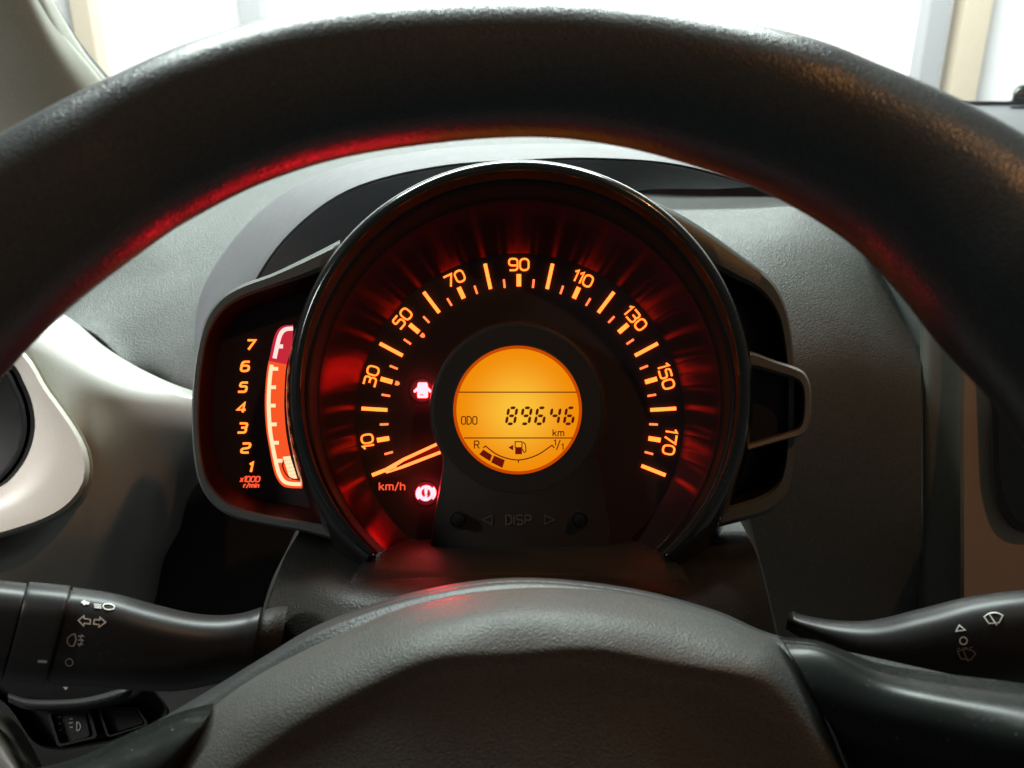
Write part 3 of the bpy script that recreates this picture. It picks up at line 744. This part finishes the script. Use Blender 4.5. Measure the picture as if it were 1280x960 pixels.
plate('brake_symbol', [[(530.4, 612.2), (533.6, 612.2), (533, 618.5), (531, 618.5)], circ(532, 621, 1.4, n=10)], .3315, .0030, 'warn', w2)

# ---- rev counter housing on the left (part of the cluster)
HO = [(425, 300), (398, 314), (372, 327), (340, 342), (300, 357), (274, 374), (256, 402), (245, 446), (240, 500), (241, 556), (248, 600), (264, 628), (290, 646), (330, 656), (375, 664), (420, 676)]
HI = [(425, 332), (400, 340), (375, 349), (340, 360), (303, 373), (278, 390), (262, 416), (253, 455), (249, 503), (250, 552), (257, 592), (272, 616), (296, 633), (332, 643), (372, 650), (420, 658)]
def hous(name, rows, mat, parent, n=70, sharp=45):
    rs = [[P(x, y, d) for x, y in spline(r, n)] for r, d in rows]
    return rings(name, rs, mat, parent, False, sharp=sharp)
def off(pts, c, k, dx=0, dy=0):
    return [((x - c[0]) * k + c[0] + dx, (y - c[1]) * k + c[1] + dy) for x, y in pts]
hc = (400, 500)
rev = hous('rev_counter_housing', [(off(HO, hc, .985), .35), (HO, .322), (off(HO, hc, .998), .3165), ([(a * .8 + c * .2, b * .8 + e * .2) for (a, b), (c, e) in zip(HO, HI)], .3145), ([(a * .25 + c * .75, b * .25 + e * .75) for (a, b), (c, e) in zip(HO, HI)], .3147), (HI, .3165)], 'housing', cl)
hous('housing_well', [(HI, .3164), (off(HI, hc, .97), .3225), (off(HI, hc, .88), .3325)], 'well', rev)
plate('rev_counter_face', [off([(440, 320)] + [tuple(p) for p in spline(HI, 60)] + [(440, 662)], hc, .90)], .3320, .002, 'face', rev)
rf = .3316
for ch, x, y in (('7', 313, 431), ('6', 306.5, 458), ('5', 303.5, 484), ('4', 302, 509.5), ('3', 303, 535), ('2', 307, 560), ('1', 313, 584)):
    st, w = text(ch); strokes('rev_numeral', st, 2.5, rf, .0004, 'orange', rev, text_xf(x, y, 11.5, w, 0, slant=.22, sx=1.1))
st, w = text('x1000', .16); strokes('unit_text', st, 1.5, rf, .0004, 'deepred', rev, text_xf(312.5, 599, 6.6, w, 0, slant=.2, sx=1.0))
st, w = text('r/min', .2); strokes('unit_text', st, 1.4, rf, .0004, 'deepred', rev, text_xf(314, 606.8, 5.4, w, 0, slant=.2, sx=1.2))
LB = [(366, 406), (354, 407.5), (346, 414), (341, 428), (337.5, 445), (334.5, 458), (332, 480), (331, 508), (333, 538), (337, 562), (341, 583), (345.5, 597), (353, 607), (363, 610), (380, 610.5)]
RB = [(366, 416), (365.5, 420), (365, 428), (363, 438), (359.5, 450), (357, 462), (355.5, 482), (355, 508), (357, 538), (361, 562), (366, 583), (371, 597), (376, 604), (379, 607), (380, 609)]
def bar(name, i0, i1, mat, x=0):
    a = spline(LB, 57)[i0:i1 + 1]; b = spline(RB, 57)[i0:i1 + 1]
    polys = [[a[i], b[i], b[i + 1], a[i + 1]] for i in range(len(a) - 1)]
    return plate(name, polys, rf, .0005, mat, rev)
bar('rev_scale_red', 0, 18, 'barred'); bar('rev_scale', 18, 56, 'barorange')
wl = [(366, 410.5), (356, 412), (350, 419), (346, 434), (343, 448)]
strokes('scale_line', [(spline(wl, 20), False), ([(346, 433), (353.5, 433)], False)], 5.0, rf - .0003, .0003, 'barpink', rev, idf)
wl = [(339.5, 456), (337.5, 470), (336, 490), (335.8, 510), (337.5, 538), (341.5, 562), (346, 583), (350, 595), (356, 602.5), (366, 605), (380, 605.2)]
sp_ = spline(wl, 40)
strokes('scale_line', [(sp_, False)] + [([(min(sp_, key=lambda p: abs(p[1] - y))[0], y), (min(sp_, key=lambda p: abs(p[1] - y))[0] + 8.5, y)], False) for y in (461, 484, 507, 530.5, 553.5, 576)], 4.6, rf - .0003, .0003, 'barwhite', rev, idf)
lb = spline([(355.5, 571), (357.5, 578), (359, 585), (362, 592), (368, 597), (374, 598.5)], 12)
for i in range(6):
    y = 571 + i * 4.7; x = 353.5 + i * 1.5
    plate('rev_segment', [[(x, y), (x + 9.0, y - 1), (x + 10.2, y + 3.4), (x + 1.2, y + 4.4)]], rf - .0003, .0003, 'barwhite', rev)
strokes('segment_arc', [([(353.8, 577)] + spline([(353, 583), (357, 592), (364, 598), (374, 600)], 12), False)], 1.6, rf - .0004, .0003, 'needlered', rev, idf)

# ---- right housing with its bracket
RO = [(792, 240), (858, 272), (925, 318), (955, 340), (972, 360), (984, 390), (991, 430), (994, 475), (994, 540), (991, 590), (981, 622), (960, 641), (925, 652), (880, 664), (855, 676)]
RI = [(800, 300), (875, 328), (922, 350), (946, 362), (962, 378), (974, 400), (981, 436), (984, 478), (984, 535), (980, 582), (970, 606), (950, 620), (920, 630), (880, 642), (855, 652)]
rc_ = (900, 480)
rh = hous('side_housing', [(off(RO, rc_, .985), .35), (RO, .330), (off(RO, rc_, .998), .3225), ([(a * .8 + c * .2, b * .8 + e * .2) for (a, b), (c, e) in zip(RO, RI)], .3205), ([(a * .2 + c * .8, b * .2 + e * .8) for (a, b), (c, e) in zip(RO, RI)], .3205), (RI, .3225)], 'housing', cl)
hous('housing_well', [(RI, .3224), (off(RI, rc_, .96), .330), (off(RI, rc_, .90), .345)], 'black', rh)
plate('housing_floor', [off([(830, 300)] + [tuple(p) for p in spline(RI, 60)] + [(830, 660)], rc_, .93)], .3445, .002, 'gloss', rh)
BO = [(925, 436), (945, 441), (968, 450), (992, 458), (1006, 466), (1013, 482), (1014.5, 505), (1012, 530), (1003, 544), (985, 549), (960, 556), (925, 566)]
BI = [(925, 458), (945, 460), (968, 466), (988, 472), (999, 478), (1004, 488), (1005, 505), (1003, 524), (997, 535), (982, 541), (960, 548), (925, 558)]
bc = (950, 505)
bk = hous('bracket', [(off(BO, bc, .97), .345), (BO, .325), (off(BO, bc, .996), .3145), ([(a * .8 + c * .2, b * .8 + e * .2) for (a, b), (c, e) in zip(BO, BI)], .3125), ([(a * .2 + c * .8, b * .2 + e * .8) for (a, b), (c, e) in zip(BO, BI)], .3130), (BI, .315), (off(BI, bc, .97), .325)], 'bracket', rh)
plate('bracket_floor', [off([(915, 445)] + [tuple(p) for p in spline(BI, 50)] + [(915, 562)], bc, .985)], .3245, .002, 'black', rh)

# ------------------------------------------------------------------ stalks
ls = thing('light_stalk', 'black indicator and headlamp stalk with white symbols, left of the column', 'stalk', P(300, 805, .29))
body = tube('stalk_body', [(76, 795, .2618, 61, .017, 16, 2.5), (130, 800, .263, 58, .0165, 14, 2.45), (180, 809, .265, 54, .016, 12, 2.3), (230, 815, .267, 49, .0145, 9, 2.2), (268, 813, .269, 44, .0135, 7, 2.1), (296, 808, .271, 42, .0135, 7, 2.1), (312, 805, .2725, 44, .0145, 8, 2.1), (319, 804, .2735, 45, .015, 8, 2.1), (321, 804, .2745, 42, .014, 8, 2.1)], 'stalk', ls)
tube('stalk_collar', [(21, 790, .2602, 61, .0175, 17, 2.6), (24, 790, .2603, 62, .0182, 17, 2.6), (67, 794, .2608, 62, .0182, 17, 2.6), (72, 794.5, .2612, 61, .0175, 17, 2.6)], 'stalk', ls)
tube('stalk_knob', [(-110, 780, .256, 52, .014, 17, 2.5), (-95, 780, .257, 58, .0165, 17, 2.5), (-30, 785, .2585, 60, .017, 17, 2.5), (13, 789, .2600, 60, .017, 17, 2.5), (17, 789.5, .2601, 59, .0165, 17, 2.5)], 'stalk', ls)
tube('stalk_core', [(-20, 786, .259, 54, .0155, 16, 2.5), (60, 793, .2612, 57, .016, 16, 2.5), (100, 798, .262, 55, .015, 15, 2.5)], 'black', ls)
tube('stalk_boot', [(318, 804, .275, 40, .013, 8, 2), (334, 803, .277, 44, .0145, 8, 2), (352, 803, .28, 46, .015, 8, 2)], 'dark', ls)
pj = projector(body)
def sym(name, st, w, mat, parent, p): return strokes(name, st, w, 0, 0, mat, parent, idf, p)
arrow_l = [(98, 775.5), (105, 769.5), (105, 773), (113, 774.5), (112.5, 780), (105, 779), (104.5, 782.5)]
arrow_r = [(132, 778), (125, 771.5), (125, 775), (118, 774.5), (117, 780), (124, 780.8), (123.5, 784)]
sym('arrow_symbol', [(arrow_l, True)], 1.5, 'print', ls, pj); sym('arrow_symbol', [(arrow_r, True)], 1.5, 'print', ls, pj)
lamp = [(133.5, 754.5), (139, 755), (143.5, 757.8), (142, 761), (136, 762), (131, 761), (128.5, 758), (130, 755.2)]
sym('main_beam_symbol', [(lamp, True)] + [([(117.5 + i * .2, 755 + i * 2.0), (126.5, 756 + i * 2.0)], False) for i in range(3)], 1.1, 'print', ls, pj)
proj_plate('flash_symbol', [[(101, 752.5), (106, 749.5), (106.5, 751.5), (112, 752.8), (110.5, 755.6), (106, 755), (105.5, 756.5)]], 'print', ls, pj)
fog = [(94, 792.5), (89, 793.5), (84.5, 798), (84, 803.5), (87.5, 807.5), (92, 807.8)]
sym('fog_symbol', [(fog, False), ([(94, 792.5), (95, 800), (92, 807.8)], False), ([(97.5, 795), (105.5, 795.5)], False), ([(97, 800), (105, 800.5)], False), ([(96.5, 805), (104, 805.5)], False), (spline([(103, 793), (100.5, 797), (102.5, 801), (99, 808)], 8), False)], 1.3, 'printdim', ls, pj)
sym('off_symbol', [(circ(86.5, 828, 4.6, n=18), True)], 1.3, 'printdim', ls, pj)
cj = projector([o for o in ls.children if o.name.startswith('stalk_collar')][0])
proj_plate('mark_symbol', [[(47.5, 824.8), (59, 825.5), (58.5, 829), (47, 828.3)]], 'printdim', ls, cj)
proj_plate('flash_symbol', [[(78.5, 858.5), (85.5, 859), (82, 862.5)]], 'print', ls, pj)

rs_ = thing('wiper_stalk', 'black wiper stalk with white wiper symbols, right of the column', 'stalk', P(1000, 775, .29))
wb = tube('stalk_body', [(984, 776, .285, 10, .008, 2, 2), (990, 777, .284, 13, .010, 2, 2), (1000, 782, .283, 14, .011, 2, 2), (1040, 798, .279, 23, .012, 2, 2.1), (1090, 813, .274, 38, .014, 0, 2.2), (1150, 816, .269, 54, .016, -4, 2.4), (1220, 808, .264, 62, .0175, -8, 2.5), (1300, 800, .26, 63, .018, -10, 2.5), (1400, 795, .256, 60, .017, -10, 2.5), (1440, 793, .254, 50, .014, -10, 2.5)], 'stalk', rs_)
wj = projector(wb)
def wiper(cx, cy, s, ang):
    ca, sa = math.cos(R(ang)), math.sin(R(ang))
    def f(x, y): return (cx + s * (x * ca - y * sa), cy + s * (x * sa + y * ca))
    o = [f(*p) for p in [(-12, -3)] + spline([(-12, -3), (-6, -6.5), (0, -7.5), (6, -6.5), (12, -3)], 10)[1:] + [(6.5, 6), (-6.5, 6)]]
    return [(o, True), ([f(-5, -5.5), f(3.5, 9)], False), ([f(-6.5, 6), f(6.5, 6)], False)]
sym('wiper_symbol', wiper(1242, 773, .98, -4), 1.4, 'print', rs_, wj)
sym('triangle_symbol', [([(1199, 781.5), (1206.5, 787.5), (1195, 789)], True)], 1.5, 'print', rs_, wj)
sym('off_symbol', [(circ(1204.3, 801, 4.6, n=18), True)], 1.5, 'print', rs_, wj)
sym('washer_symbol', wiper(1208, 818.5, .95, 6) + [([(1197, 811), (1200, 810.4)], False), ([(1204, 810), (1209, 809.8)], False), ([(1212, 810), (1215.5, 809)], False)], 1.2, 'printred', rs_, wj)

# ------------------------------------------------------------------ steering wheel
sw_ = thing('steering_wheel', 'black leather steering wheel with a broad hub pad and gloss black spokes', 'steering wheel', P(640, 960, .22))
# rim: centre line (px, py, depth) and half thickness px
rimc = [(640, 86, .195, 82), (792, 97, .194, 84), (955, 136, .190, 91), (1048, 175, .187, 95), (1139, 225, .182, 103), (1217, 286, .177, 115), (1290, 358, .172, 125),
        (1370, 450, .168, 124), (1450, 600, .168, 118), (1480, 780, .172, 112), (1440, 980, .18, 106), (1310, 1180, .19, 98), (1050, 1330, .20, 90), (640, 1390, .205, 86),
        (230, 1330, .20, 88), (-40, 1190, .19, 96), (-180, 1000, .18, 106), (-230, 800, .172, 114), (-220, 620, .168, 116), (-160, 480, .170, 112), (-80, 383, .174, 109), (8, 304, .178, 105), (105, 238, .183, 98), (183, 192, .187, 93), (300, 138, .190, 90), (441, 102, .193, 87)]
cs = spline(rimc, 220, True)
ctr = [P(x, y, d) for x, y, d, h in cs]
rad = [h * d / F for x, y, d, h in cs]
rs2 = []
for i in range(len(ctr)):
    t = (ctr[(i + 1) % len(ctr)] - ctr[i - 1]).normalized()
    up = (AHEAD - t * AHEAD.dot(t)).normalized(); side = t.cross(up)
    rs2.append([ctr[i] + (up * math.sin(2 * math.pi * k / 40) + side * math.cos(2 * math.pi * k / 40)) * rad[i] for k in range(40)])
rings('rim', rs2, 'leather', sw_, True, loop=True, sharp=80)
# back shell of the hub and both arms
sheet('hub_shell', [
    [(-160, 1020, .215), (40, 985, .228), (150, 930, .236), (240, 878, .242), (330, 823, .246), (400, 783, .248), (500, 748, .25), (600, 729, .25), (690, 727, .25), (800, 741, .248), (900, 768, .244), (975, 799, .24), (1120, 832, .232), (1280, 868, .222), (1480, 915, .21)],
    [(-160, 1035, .205), (45, 998, .218), (155, 942, .227), (247, 889, .233), (335, 833, .237), (405, 793, .239), (503, 757, .241), (602, 737, .241), (690, 735, .241), (798, 749, .239), (896, 776, .235), (972, 808, .231), (1120, 842, .223), (1280, 880, .213), (1480, 930, .20)],
    [(-150, 1120, .205), (60, 1080, .215), (180, 1020, .225), (275, 950, .23), (350, 890, .234), (420, 845, .236), (510, 805, .238), (605, 785, .238), (690, 785, .238), (790, 798, .236), (885, 825, .232), (955, 860, .228), (1110, 900, .222), (1280, 950, .212), (1480, 1000, .20)],
    [(-100, 1300, .22), (100, 1250, .23), (250, 1200, .235), (350, 1150, .24), (400, 1120, .24), (460, 1100, .24), (530, 1090, .24), (610, 1090, .24), (690, 1090, .24), (780, 1090, .24), (860, 1100, .24), (930, 1120, .24), (1080, 1150, .235), (1250, 1200, .23), (1450, 1250, .22)]], 'body', sw_, nu=90, nv=30, thick=0.004)
# airbag pad
sheet('hub_pad', [
    [(170, 1010, .224), (222, 932, .227), (263, 888, .229), (330, 842, .231), (430, 793, .232), (520, 759, .233), (640, 739, .233), (760, 742, .233), (870, 763, .231), (940, 789, .229), (985, 818, .227), (1032, 890, .224), (1085, 1010, .22)],
    [(174, 1012, .217), (227, 937, .220), (268, 894, .222), (334, 848, .224), (432, 799, .225), (521, 764, .226), (640, 744, .226), (759, 747, .226), (868, 768, .224), (937, 794, .222), (980, 823, .220), (1027, 894, .217), (1080, 1012, .213)],
    [(190, 1020, .208), (245, 955, .210), (290, 915, .211), (352, 872, .212), (443, 824, .213), (530, 788, .213), (640, 768, .213), (752, 770, .213), (856, 792, .212), (926, 812, .211), (974, 832, .212), (1025, 897, .212), (1078, 1011, .208)],
    [(212, 1030, .203), (268, 972, .2045), (315, 938, .205), (372, 898, .2053), (456, 853, .2056), (540, 817, .2056), (640, 809, .2056), (742, 804, .2056), (845, 823, .2053), (915, 836, .205), (962, 850, .206), (1017, 904, .207), (1071, 1013, .204)],
    [(228, 1040, .2018), (284, 990, .2031), (330, 960, .2036), (386, 926, .2040), (466, 882, .2042), (546, 846, .2042), (640, 838, .2042), (736, 831, .2042), (836, 850, .2040), (900, 862, .2039), (946, 884, .2038), (1001, 924, .204), (1060, 1018, .202)],
    [(260, 1060, .199), (320, 1010, .2005), (365, 985, .201), (415, 960, .201), (485, 930, .201), (560, 912, .201), (640, 905, .201), (725, 905, .201), (805, 912, .201), (860, 930, .201), (900, 955, .201), (955, 1000, .2005), (1010, 1060, .199)],
    [(330, 1200, .192), (380, 1180, .190), (420, 1170, .188), (460, 1160, .187), (520, 1150, .186), (580, 1150, .186), (640, 1150, .186), (710, 1150, .186), (770, 1150, .186), (820, 1160, .187), (860, 1170, .188), (910, 1180, .190), (960, 1200, .192)]], 'pad', sw_, nu=90, nv=70, thick=0.003, sharp=70)
# gloss inserts of the arms
sheet('spoke_trim', [
    [(976, 800, .2265), (1030, 806, .2235), (1100, 832, .219), (1180, 846, .214), (1290, 860, .206), (1460, 885, .195)],
    [(982, 806, .2195), (1034, 815, .2165), (1102, 842, .212), (1180, 856, .207), (1290, 872, .199), (1460, 898, .188)],
    [(1000, 836, .2125), (1050, 850, .2095), (1110, 868, .205), (1180, 880, .200), (1290, 898, .192), (1460, 925, .18)],
    [(1024, 880, .2085), (1070, 896, .2055), (1125, 906, .201), (1190, 916, .196), (1290, 930, .188), (1460, 955, .176)],
    [(1052, 930, .2095), (1095, 944, .2065), (1145, 950, .202), (1200, 958, .197), (1290, 970, .189), (1460, 990, .177)],
    [(1095, 1020, .217), (1140, 1030, .214), (1180, 1035, .21), (1230, 1040, .205), (1300, 1050, .198), (1460, 1070, .188)]], 'spoke', sw_, nu=50, nv=40, thick=0.003, sharp=60)
sheet('spoke_trim', [
    [(-160, 1000, .205), (60, 962, .214), (150, 925, .220), (215, 897, .2245), (262, 884, .227)],
    [(-150, 1008, .199), (66, 968, .208), (156, 932, .214), (218, 903, .2185), (261, 890, .221)],
    [(-120, 1030, .195), (90, 990, .203), (176, 950, .2085), (226, 918, .213), (257, 898, .216)],
    [(-80, 1070, .194), (120, 1025, .202), (190, 975, .2065), (228, 936, .2105), (252, 908, .214)],
    [(-40, 1120, .20), (150, 1060, .207), (206, 1000, .211), (234, 950, .214), (252, 914, .2165)]], 'spoke', sw_, nu=40, nv=30, thick=0.003, sharp=60)
# ------------------------------------------------------------------ small black cap at the windscreen base, far right
kn = thing('black_cap', 'small black rounded cap standing on the far edge of the dashboard, far right', 'cap', P(1272, 132, .97))
tube('cap_body', [(1265, 123, .97, 3, .006, 0, 2), (1268, 119, .97, 8, .012, 0, 2.4), (1278, 117, .97, 11, .015, 0, 2.6), (1290, 118, .97, 11, .015, 0, 2.6), (1298, 120, .97, 6, .008, 0, 2.2)], 'gloss', kn)
tube('cap_foot', [(1262, 128.5, .97, 3, .012, 0, 3), (1300, 128.5, .97, 3, .012, 0, 3)], 'black', kn)
